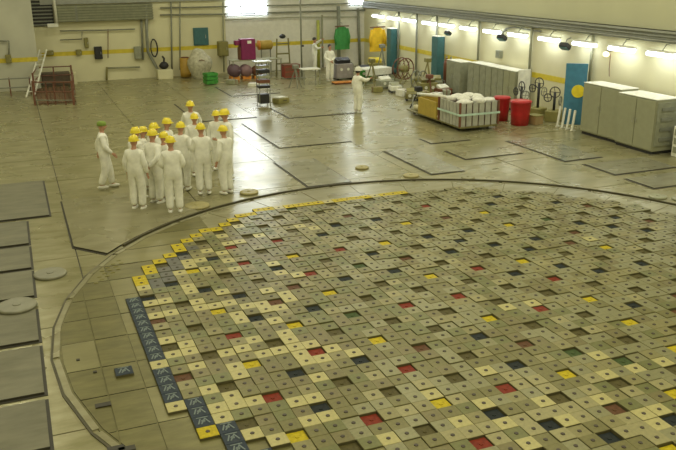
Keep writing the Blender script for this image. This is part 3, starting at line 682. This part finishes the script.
for k in range(5): MB().b2((-.6 + k * .25, -.25, .06), (-.4 + k * .25, .25, .09), M_orange).obj('board', parent=t)
for s in (-.2, 0, .2): MB().b2((-.6, s - .03, 0), (.6, s + .03, .06), M_brown).obj('runner', parent=t)
x, y = GP(403, 82)
def reel(x, y, r, m, label, rz=0.):
    t = thing('cable_reel', label, 'reel', (x, y, 0), rz)
    for s in (-.18, .18): wheel(MB(), (0, s, r + .15), r, m, 'y', .03, 20, 6).obj('reel_wheel', parent=t)
    MB().tube([(0, -.2, r + .15), (0, .2, r + .15)], r * .35, M_olive, 14).obj('drum', parent=t)
    for s in (-.26, .26): MB().tube([(-.4, s, 0), (0, s, r + .15), (.4, s, 0)], .03, M_olive, 6).obj('stand', parent=t)
reel(x, y, .5, M_brown, 'large dark spoked cable reel in front of the lamp row', .2)
x, y = GP(419, 91); reel(x, y, .38, M_pipe, 'smaller grey cable reel beside the large dark reel', .5)
for (px, py, sx, h, m, m2, lab) in ((375, 76, .8, .9, M_olive, M_yel, 'olive pump with yellow top under the yellow coat'), (385, 88, .7, .5, M_grey, M_white, 'low grey box machine on the open floor before the reels'), (427, 96, .8, .8, M_olive, M_rim, 'olive winch beside the dark tripod'), (436, 93, .5, .75, M_grey, M_olive, 'grey machine with olive hood in front of the far lockers'), (412, 100, .6, .45, M_rim, M_olive, 'low yellowish gearbox next to the dark tripod'), (365, 80, .6, .7, M_green, M_black, 'green cart below the yellow coat'),
        (395, 92, .5, .4, M_white, M_lgrey, 'small white box beside the covered table'), (443, 97, .6, .5, M_brown, M_white, 'brown chest with white lid behind the sack bin')):
    x, y = GP(px, py); machine('pump_unit', x, y, sx, .55, h, m, m2, lab, 'machine', rnd.uniform(-.4, .4))
def tripod(x, y, h, m, label, top=None):
    t = thing('tripod_stand', label, 'stand', (x, y, 0))
    for k in range(3): MB().tube([(.35 * math.cos(k * 2.1 + .4), .35 * math.sin(k * 2.1 + .4), 0), (0, 0, h)], .028, m, 6).obj('leg', parent=t)
    MB().box((0, 0, h + .08), (.26, .26, .18), top or m, bev=.02).obj('head', parent=t)
x, y = GP(418, 110); tripod(x, y, .75, M_black, 'dark tripod standing at the far tip of the trolley')
for (px, py, h, m, lab) in ((372, 86, 1.1, M_rim, 'yellowish tripod near the green cart'), (382, 78, 1.5, M_pipe, 'tall grey tripod behind the covered table'), (427, 91, 1.3, M_olive, 'olive tripod between the reels and the teal cabinet'), (429, 97, .8, M_brown, 'short brown tripod before the teal cabinet'), (296, 88, .9, M_pipe, 'low grey tripod in front of the red chest')):
    x, y = GP(px, py); tripod(x, y, h, m, lab)
for (px, py, a, h, m, lab) in ((402, 96, .5, .3, M_cloth, 'white parcel on the floor before the reels'), (377, 92, .45, .25, M_olive, 'olive parcel on the floor beside the small grey machine'), (436, 101, .5, .35, M_white, 'white parcel close behind the trolley'), (424, 103, .45, .5, M_olive, 'upright olive parcel by the trolley tip'), (232, 84, .5, .22, M_lgrey, 'flat pale parcel on the floor behind the green crate'), (255, 86, .6, .15, M_white, 'flat white parcel before the bench'), (446, 99, .4, .4, M_grey, 'grey parcel behind the sack bin')):
    x, y = GP(px, py); t = thing('parcel', lab, 'parcel', (x, y, 0), px * .7)
    MB().b2((-a / 2, -a * .35, 0), (a / 2, a * .35, h), m, .02).obj('wrapped_box', parent=t); MB().b2((-a / 2 - .004, -.02, -.0), (a / 2 + .004, .02, h + .006), M_brown).obj('band', parent=t)
# tall instrument stand with stacked dark boxes
x, y = GP(264, 106); t = thing('instrument_stand', 'tall dark instrument stand with stacked boxes behind the group', 'stand', (x, y, 0))
for s in (-.22, .22):
    for q in (-.18, .18): MB().tube([(s, q, 0), (s, q, 1.75)], .02, M_pipe, 6).obj('upright', parent=t)
for k in range(5): MB().b2((-.24, -.2, .75 + k * .2), (.24, .2, .75 + k * .2 + (.13 if k % 2 else .1)), (M_black, M_brown, M_grey, M_black, M_lgrey)[k], .01).obj('instrument_box', parent=t)
MB().b2((-.2, -.16, .12), (.2, .16, .5), M_black, .02).obj('battery_box', parent=t); MB().b2((-.35, -.3, 1.78), (.35, .3, 1.82), M_lgrey).obj('tray', parent=t)
x, y = GP(281, 103); t = thing('equipment_case', 'dark case with a bright white sheet on its lid, on the floor', 'case', (x, y, 0), .4)
MB().b2((-.3, -.22, 0), (.3, .22, .22), M_olive, .02).obj('case_body', parent=t); MB().box((0, 0, .245), (.5, .34, .03), M_white, rot=(0, .06, .1)).obj('white_sheet', parent=t)
MB().tube([(-.08, -.23, .12), (-.08, -.28, .14), (.08, -.28, .14), (.08, -.23, .12)], .012, M_black, 6).obj('handle', parent=t)
# maroon machine on a bench and neighbours
x, y = GP(250, 79); y += .3
t = table(x + .4, y, 2.6, .8, .95, M_lgrey, 'long grey bench crowded with equipment under the maroon machine')
t = thing('maroon_machine', 'maroon press with a side knob and white label standing on the bench', 'machine', (x - .05, y, .95))
MB().b2((-.33, -.28, 0), (.42, .28, 1.02), M_maroon, .03).obj('housing', parent=t); MB().b2((-.6, -.15, .72), (-.33, .15, .95), M_maroon, .03).obj('side_knob', parent=t)
MB().b2((.0, -.295, .8), (.2, -.28, .94), M_white).obj('label_plate', parent=t); MB().b2((-.4, -.2, 0), (-.33, .2, .6), M_brown).obj('guide_rail', parent=t)
for (dx, w_, h, m, lab) in ((-.75, .4, .8, mat('dark_mauve', (.12, .07, .09), .5), 'dark mauve motor on the floor under the bench end'), (-.15, .38, .75, mat('dusty_pink', (.24, .14, .15), .5), 'dusty pink motor under the middle of the bench'), (.45, .42, .65, M_brown, 'brown motor under the bench with orange base')):
    t = thing('electric_motor', lab, 'motor', (x + dx, y - .1, 0))
    mb = MB(); mb.tube([(0, -.3, h * .55), (0, .3, h * .55)], h * .36, m, 14); mb.obj('motor_body', parent=t)
    for k in range(4): 
        q = MB(); q.tube([(0, -.2 + k * .12, h * .55), (0, -.17 + k * .12, h * .55)], h * .40, m, 14); q.obj('cooling_fin', parent=t)
    MB().b2((-.22, -.25, 0), (.22, .25, h * .22), M_orange, .01).obj('base', parent=t)
x, y = GP(270, 74); t = thing('orange_tank', 'short orange and yellow tank on a stand beside the maroon machine', 'tank', (x, y + .6, 0))
mb = MB(); mb.tube([(-.35, 0, 1.45), (-.3, 0, 1.45), (.3, 0, 1.45), (.38, 0, 1.45)], [.14, .24, .24, .12], mat('dull_yellow', (.42, .29, .05), .6), 16); mb.obj('tank_body', parent=t)
mb = MB(); mb.tube([(-.42, 0, 1.45), (-.34, 0, 1.45)], .25, M_orange, 16); mb.obj('end_cap', parent=t)
for s in (-.25, .25): MB().tube([(s, 0, 0), (s, 0, 1.25)], .03, M_pipe, 6).obj('leg', parent=t)
x, y = GP(291, 78); t = thing('red_toolbox', 'dull red tool chest on the floor near the dark pole', 'chest', (x, y, 0))
MB().b2((-.42, -.25, .05), (.42, .25, .62), mat('dull_red', (.30, .05, .03), .5), .02).obj('chest_body', parent=t); MB().b2((-.43, -.26, .62), (.43, .26, .70), M_brown, .01).obj('lid', parent=t)
for k in range(2): MB().b2((-.38, -.265, .12 + k * .25), (.38, -.25, .32 + k * .25), M_brown).obj('drawer', parent=t)
t = thing('olive_frame', 'olive yellow test frame with a dark head behind the red chest', 'machine', (x - .1, y + .9, 0))
for s in (-.3, .3): MB().tube([(s * 1.3, 0, 0), (s, 0, 1.9)], .04, M_rim, 6).obj('upright', parent=t)
for z in (.6, 1.1, 1.6): MB().b2((-.36, -.04, z), (.36, .04, z + .07), M_rim).obj('crossbar', parent=t)
MB().blob((0, 0, 2.0), (.34, .3, .24), M_black, amp=.05).obj('head', parent=t)
x, y = GP(302, 78); t = thing('dark_pole', 'tall thin dark pole rising past the top of the picture', 'pole', (x, y, 0))
MB().tube([(0, 0, 0), (0, 0, 6.0)], .045, M_pipe, 8).obj('shaft', parent=t); MB().lathe([(.2, 0), (.18, .04), (.05, .06)], m=M_pipe, n=14).obj('base', parent=t)
MB().tube([(0, 0, 1.6), (.12, -.05, 1.6)], .05, M_black, 6).obj('clamp', parent=t)
# coats / covers on hooks
def coat(px, py, wpx, hpx, m, label, Y, hook):
    a = B(px, py, Y); b = B(px + wpx, py + hpx, Y); w_ = b.x - a.x; h = a.z - b.z
    t = thing('work_coat', label, 'coat', ((a.x + b.x) / 2, Y, b.z))
    V = []; F = []; n = 13; rws = 8
    for side in (0, 1):
        for r in range(rws):
            q = r / (rws - 1); ww = w_ * (.30 + .20 * min(1, q * 3)) if q < .33 else w_ * (.5 + .04 * q)
            for c in range(n):
                s = c / (n - 1) * 2 - 1; V.append((s * ww, (-.10 if side == 0 else .08) * math.sqrt(max(0, 1 - s * s)) + .025 * math.sin(9 * s + q * 2), h * (1 - q) - .04 * s * s * (q < .2)))
    for side in (0, 1):
        for r in range(rws - 1):
            for c in range(n - 1):
                i = side * n * rws + r * n + c; F.append((i, i + 1, i + n + 1, i + n))
    mb = MB(); mb._add(V, F, m, True); mb.obj('coat_body', parent=t)
    for s in (-1, 1): MB().tube([(s * w_ * .38, 0, h * .92), (s * w_ * .5, -.03, h * .55), (s * w_ * .46, -.06, h * .25)], [.07, .08, .07], m, 8).obj('sleeve', parent=t)
    MB().b2((-w_ * .5, -.02, h), (w_ * .5, .02, h + .06), M_brown).obj('hanger_bar', parent=t)
    MB().tube([(0, 0, h + .03), (0, 0, h + .2), hook(h)], .015, M_pipe, 6).obj('hook', parent=t)
coat(370, 28, 15, 23, mat('coat_yellow', (.78, .50, .02), .7, bump=.4), 'bright yellow coat hanging below the far lamps', 27.6, lambda h: (.6, .3, h + .25))
coat(335, 27, 14, 22, mat('coat_green', (.05, .28, .07), .7, bump=.4), 'bright green coat hanging by a yellow-green post', 30.2, lambda h: (0, .55, h + .2))
x, y = GP(340, 74)
tag(MB().tube([(x - .25, y + 2.5, 0), (x - .25, y + 2.5, 2.6)], .09, mat('lime', (.40, .42, .08), .5), 10).obj('post'), 'yellow-green post standing beside the green coat', 'post')
tag(MB().tube([(x + .95, y + 2.5, 0), (x + .95, y + 2.5, 3.3)], .10, M_pipe, 10).obj('post'), 'dark grey post between the green and yellow coats', 'post')
# blue cabinets on the right wall far part, brown cylinder
for (px0, px1, pyt, pyb, m, lab) in ((432, 438, 37, 80, M_teal, 'tall dark teal cabinet under the lamps left of the grey machine'), (387, 391, 29, 62, M_teal, 'narrow teal cabinet beside the yellow coat')):
    p0 = W(px1, pyt, XR - .38); p1 = W(px0, pyt, XR - .38)
    cabinet('tall_cabinet', lab, XR - .38, XR - .02, p0.y, p1.y, p0.z, m, 1)
for (px, lab, m) in ((446, 'rusty brown gas cylinder beside the teal cabinet', M_brown), (450.5, 'orange gas cylinder behind the rusty one', M_orange)):
    p = W(px, 78, XR - .45); t = thing('gas_cylinder', lab, 'cylinder', (XR - .45, p.y, 0))
    MB().lathe([(.13, 0), (.13, 1.2), (.11, 1.32), (.045, 1.4), (.045, 1.45)], m=m, n=16).obj('bottle', parent=t); MB().lathe([(.05, 1.45), (.05, 1.55)], m=M_chrome, n=8).obj('valve', parent=t)
p = W(418, 30, XR - .2)
for k, yy in enumerate((11.2, 14.75, 18.5, 22.2, 24.2, 26.2)):
    tag(MB().tube([(XR - .09, yy, .0 if k > 2 else 1.55), (XR - .09, yy, 3.18)], .05, M_lgrey if k < 3 else M_pipe, 8).obj('wall_pipe'), 'vertical pipe on the side wall, ' + ['behind the blue board', 'at the near end of the lockers', 'beyond the locker row', 'beside the teal cabinet', 'by the reels', 'farthest along'][k], 'pipe', 'vertical pipes on the side wall')
t = thing('electrical_box', 'small grey electrical box on the side wall above the lockers', 'box', (XR - .08, 16.9, 1.95)); MB().box((0, 0, 0), (.14, .34, .3), M_grey, bev=.01).obj('box_body', parent=t); MB().b2((-.085, -.1, -.08), (-.07, .1, .08), M_pipe).obj('cover', parent=t)

# ---------------------------------------------------------------- back wall
du = thing('louvred_duct', 'long horizontal grey-green louvred duct along the top of the back wall', 'duct', (-3.05, YB - .3, 2.93))
MB().b2((-2.3, -.05, 0), (2.3, .28, .76), mat('duct_green', (.19, .20, .125), .5)).obj('duct_body', parent=du)
for k in range(6): MB().b2((-2.32, -.09, .04 + k * .125), (2.32, -.05, .11 + k * .125), mat('duct_slat', (.25, .26, .17), .5)).obj('slat', parent=du)
MB().b2((-1.4, -.1, 0), (-1.3, -.04, .76), M_pipe).obj('joint_band', parent=du)
# pier on the left, dark grating, pole
pr_ = MB().b2((-13.3, 28.9, 0), (-6.45, YB, CEIL), mat('pier_paint', (.50, .50, .40), .6, var=.1, scale=.8)).obj('wall_pier', kind='structure')
MB().b2((-13.3, 28.89, 1.3), (-6.45, 28.9, 1.5), M_band).obj('trim_6', kind='structure')
gr = thing('dark_grating', 'dark square ventilation grating high between the pale pier and the duct', 'grating', (-5.95, YB - .08, 2.75))
MB().b2((-.5, 0, 0), (.5, .08, 2.0), M_black).obj('opening', parent=gr)
for k in range(12): MB().b2((-.5, -.05, .04 + k * .165), (.5, 0, .10 + k * .165), M_pipe).obj('bar', parent=gr)
t = thing('white_pole', 'pale white pole hanging down beside the dark grating', 'pole', (-5.35, YB - .45, 2.75))
MB().tube([(0, 0, 0), (-.03, 0, 3)], .07, M_white, 8).obj('shaft', parent=t); MB().box((-.2, 0, .05), (.5, .15, .18), M_white, bev=.02).obj('foot_bracket', parent=t)
# stair pit railing and leaning ladder
rl = thing('pit_railing', 'red-brown railing round a stair pit at the foot of the back wall', 'railing', (0, 0, 0))
M_rail = mat('rail_brown', (.17, .07, .04), .55)
pts = [(-6.9, 24.3), (-5.4, 23.6), (-5.15, 26.4), (-5.0, 29.3), (-6.5, 29.5), (-6.8, 27)]
for i, (a, b) in enumerate(zip(pts, pts[1:])):
    for z in (.95, .55, .2): MB().tube([(a[0], a[1], z), (b[0], b[1], z)], .028, M_rail if z > .3 else M_pipe, 6).obj('rail', parent=rl)
for a in pts: MB().b2((a[0] - .04, a[1] - .04, 0), (a[0] + .04, a[1] + .04, 1.0), M_rail).obj('railing_post', parent=rl)
for a in ((-5.28, 25), (-5.07, 27.8), (-6.1, 24.0), (-5.8, 29.4), (-6.4, 24.1), (-5.7, 23.8)): MB().b2((a[0] - .03, a[1] - .03, 0), (a[0] + .03, a[1] + .03, .95), M_rail).obj('railing_post', parent=rl)
pf = thing('pit_cover', 'rusty brown plank cover inside the red-brown railing', 'cover', (-6.0, 26.7, 0))
for k in range(8): MB().b2((-.75 + k * .19, -2.4, 0), (-.58 + k * .19, 2.4, .05), mat('rusty_plank', (.15, .085, .045), .6)).obj('plank', parent=pf)
t = thing('step_box', 'dark chest with pale end standing at the wall within the railing', 'box', (-5.6, 30.0, 0))
MB().b2((-.75, -.3, 0), (.55, .3, .62), mat('dark_taupe', (.12, .09, .06), .6), .02).obj('chest_body', parent=t); MB().b2((.55, -.28, 0), (.85, .28, .62), M_wall, .02).obj('pale_end', parent=t)
p0, p1 = G(30, 97), B(43, 50, 29.8)
ld = thing('ladder', 'white ladder leaning up from the stair pit railing', 'ladder', (0, 0, 0)); q = Vector((.16, 0, 0))
for s in (-1, 1): MB().tube([p0 + q * s, p1 + q * s], .04, M_white, 6).obj('ladder_rail', parent=ld)
for k in range(1, 9): c = p0.lerp(p1, k / 9); MB().tube([c - q, c + q], .02, M_white, 6).obj('rung', parent=ld)
t = thing('low_fence', 'low dark fence rail across the foot of the pale pier', 'railing', (0, 0, 0))
for z in (.35, .75): MB().tube([(-9.5, 27.6, z), (-6.9, 27.4, z)], .03, M_pipe, 6).obj('rail', parent=t)
for k in range(4): MB().tube([(-9.5 + k * .85, 27.6 - k * .06, 0), (-9.5 + k * .85, 27.6 - k * .06, .8)], .03, M_brown, 6).obj('railing_post', parent=t)
# pipes and boxes on the back wall
def bpipe(pts, r, m, label, Y=YB - .14, group='pipes on the back wall'):
    P = [B(px, py, Y) for px, py in pts]
    for v in P: v.z = max(v.z, .02)
    tag(MB().tube(P, r, m, 8).obj('wall_pipe'), label, 'pipe', group)
bpipe([(146, 4), (147, 40), (148, 52), (158, 70), (159, 80)], .075, M_pipe, 'thick grey pipe dropping from the duct end and kinking near the floor', YB - .3)
bpipe([(141, 12), (143, 60)], .05, M_pipe, 'thinner vertical pipe left of the thick kinked pipe')
bpipe([(171, 2), (172, 70)], .04, M_pipe, 'vertical pipe near the teal board')
bpipe([(180, 2), (180, 70)], .03, M_pipe, 'thin vertical pipe just beside the teal board')
bpipe([(223, 2), (224, 72)], .04, M_lgrey, 'pale vertical pipe between the teal board and maroon machine')
bpipe([(60, 31), (110, 30), (135, 29)], .03, M_pipe, 'thin horizontal pipe under the louvred duct')
bpipe([(60, 40), (82, 39), (82, 32)], .025, M_pipe, 'short bent pipe above the yellow band')
bpipe([(108, 68), (140, 67)], .04, M_lgrey, 'low horizontal pipe on brackets near the floor')
bpipe([(107, 67), (107, 84)], .05, M_olive, 'short olive pipe standing at the end of the low pipe')
bpipe([(160, 15), (230, 14), (365, 10)], .04, M_pipe, 'long horizontal pipe across the back wall, lower one')
bpipe([(160, 8), (300, 5), (365, 3)], .035, M_pipe, 'long horizontal pipe across the back wall, upper one')
bpipe([(225, 20), (300, 17), (360, 17)], .025, M_lgrey, 'thin pale pipe over the maroon machine')
bpipe([(108, 29), (108, 58)], .02, M_brown, 'thin brown conduit beside the dark wall box')
bpipe([(322, 15), (323, 70)], .05, M_lgrey, 'pale pipe beside the reaching person')
bpipe([(358, 8), (360, 66)], .08, M_pipe, 'thick pipe close to the far corner')
def wbox(name, px, py, wpx, hpx, m, label, cat, dep=.22, Y=YB):
    a = B(px, py, Y - dep); b = B(px + wpx, py + hpx, Y - dep)
    t = thing(name, label, cat, ((a.x + b.x) / 2, Y - dep / 2, b.z)); w_, h = (b.x - a.x) / 2, a.z - b.z
    MB().b2((-w_, -dep / 2, 0), (w_, dep / 2, h), m, .012).obj('box_body', parent=t)
    MB().b2((-w_ * .85, -dep / 2 - .02, h * .06), (w_ * .85, -dep / 2, h * .94), m, .006).obj('front_cover', parent=t)
    MB().tube([(w_ * .6, -dep / 2 - .03, h * .4), (w_ * .6, -dep / 2 - .03, h * .6)], .015, M_chrome, 6).obj('latch', parent=t); return t
wbox('wall_box', 94, 47, 9, 12, M_black, 'black box on the back wall with a strap hanging below', 'box')
wbox('wall_box', 134, 47, 8, 12, M_grey, 'grey fuse box beside the thin vertical pipe', 'box')
wbox('teal_board', 193, 28, 16, 17, M_teal, 'square teal notice board high on the back wall', 'board', .08)
wbox('wall_box', 84, 38, 5, 10, M_olive, 'small olive box above the yellow band', 'box')
wbox('wall_box', 76, 50, 6, 5, M_olive, 'dark olive bracket at the start of the yellow band', 'box')
wbox('wall_box', 46, 51, 8, 4, M_olive, 'olive bracket on the yellow band beside the grating', 'box')
wbox('wall_box', 219, 42, 10, 14, M_olive, 'olive equipment panel between the white bale and maroon machine', 'box', .5)
wbox('wall_box', 5, 55, 7, 8, M_olive, 'small olive box low on the pale pier', 'box', .2, 28.9)
bpipe([(9, 41), (9, 55)], .03, M_pipe, 'short pipe above the olive box on the pier', 28.8); bpipe([(0, 41), (9, 41)], .03, M_pipe, 'short horizontal pipe on the pale pier', 28.8)
# hose coil
a = B(154, 48, YB - .25); t = thing('hose_coil', 'dark hose hung in a long loop on the back wall', 'hose', (a.x, a.y, a.z))
P = [(.16 * math.sin(k * PI / 9), 0, .42 * math.cos(k * PI / 9)) for k in range(19)]
for s in (0, .05): MB().tube([(p[0] * (1 + s), p[1] - s, p[2] * (1 + s)) for p in P], .03, M_black, 6, False).obj('hose_loop', parent=t)
MB().tube([(0, .25, .42), (0, -.05, .44)], .03, M_pipe, 6).obj('hook', parent=t)
# pump on plinth
x, y = GP(167, 80); t = thing('wall_pump', 'dark pump sitting on a white plinth under the hose', 'pump', (x, YB - .7, 0))
MB().b2((-.38, -.3, 0), (.38, .3, .48), M_wall, .02).obj('plinth', parent=t); MB().blob((0, 0, .66), (.5, .4, .38), M_black, seed=4, amp=.1).obj('pump_body', parent=t); MB().tube([(0, 0, .8), (.05, .1, 1.0), (.05, .5, 1.05)], .05, M_black, 8).obj('pipe_stub', parent=t)
x, y = GP(186, 77); t = thing('yellow_drum', 'faded orange-yellow drum against the back wall next to the white bale', 'drum', (x, YB - .6, 0))
MB().lathe([(.27, .03), (.28, .3), (.27, .32), (.28, .6), (.27, .62), (.27, .95), (.25, .98)], m=mat('faded_orange', (.48, .30, .05), .5), n=22).obj('drum_body', parent=t); MB().lathe([(.2, .98), (.2, 1.02)], m=M_brown, n=16).obj('lid', parent=t)
x, y = GP(203, 80); t = thing('wrapped_bale', 'tall bulky bale wrapped in dirty white cloth below the teal board', 'bale', (x, y + .5, 0))
MB().blob((0, 0, .72), (1.15, 1.0, 1.55), mat('dirty_cloth', (.46, .44, .32), .9, var=.25, scale=8, bump=.8), seed=9, amp=.22, sub=3).obj('wrapping', parent=t)
MB().tube([(-.45, -.3, .9), (0, -.5, 1.0), (.45, -.25, .8)], .02, M_brown, 6).obj('cord', parent=t)
x, y = GP(212, 85); t = thing('green_crate', 'bright green plastic crate on the floor before the wrapped bale', 'crate', (x, y + .25, 0), .2)
MB().b2((-.26, -.22, .03), (.26, .22, .10), M_green).obj('crate_floor', parent=t)
for k in range(3):
    for s in (-1, 1): MB().b2((-.28, s * .24 - .015, .08 + k * .17), (.28, s * .24 + .015, .21 + k * .17), M_green).obj('slat', parent=t); MB().b2((s * .28 - .015, -.24, .08 + k * .17), (s * .28 + .015, .24, .21 + k * .17), M_green).obj('slat', parent=t)
MB().b2((-.25, -.21, .1), (.25, .21, .5), mat('green_cloth', (.04, .22, .05), .8, var=.4, scale=20)).obj('contents', parent=t)
# bright windows at the top of the back wall
for n, (xa, xb, zb) in enumerate(((B(227, 10).x, B(267, 10).x, 2.95), (B(349, 5).x, B(363, 5).x, 3.3))):
    o = MB().b2((xa, YB - .05, zb), (xb, YB - .02, 6.8), M_glow).obj(f'window_{n + 1}', kind='structure')
    nb = 5
    for k in range(nb): z = zb + (6.8 - zb) * k / (nb - 1); MB().b2((xa - .05, YB - .09, z - .03), (xb + .05, YB - .05, z + .03), M_pipe).obj('glazing_bar', parent=o)
    for k in range(4): x = xa + (xb - xa) * k / 3; MB().b2((x - .02, YB - .09, zb), (x + .02, YB - .05, 6.8), M_pipe).obj('glazing_bar', parent=o)
bpy.context.view_layer.update()
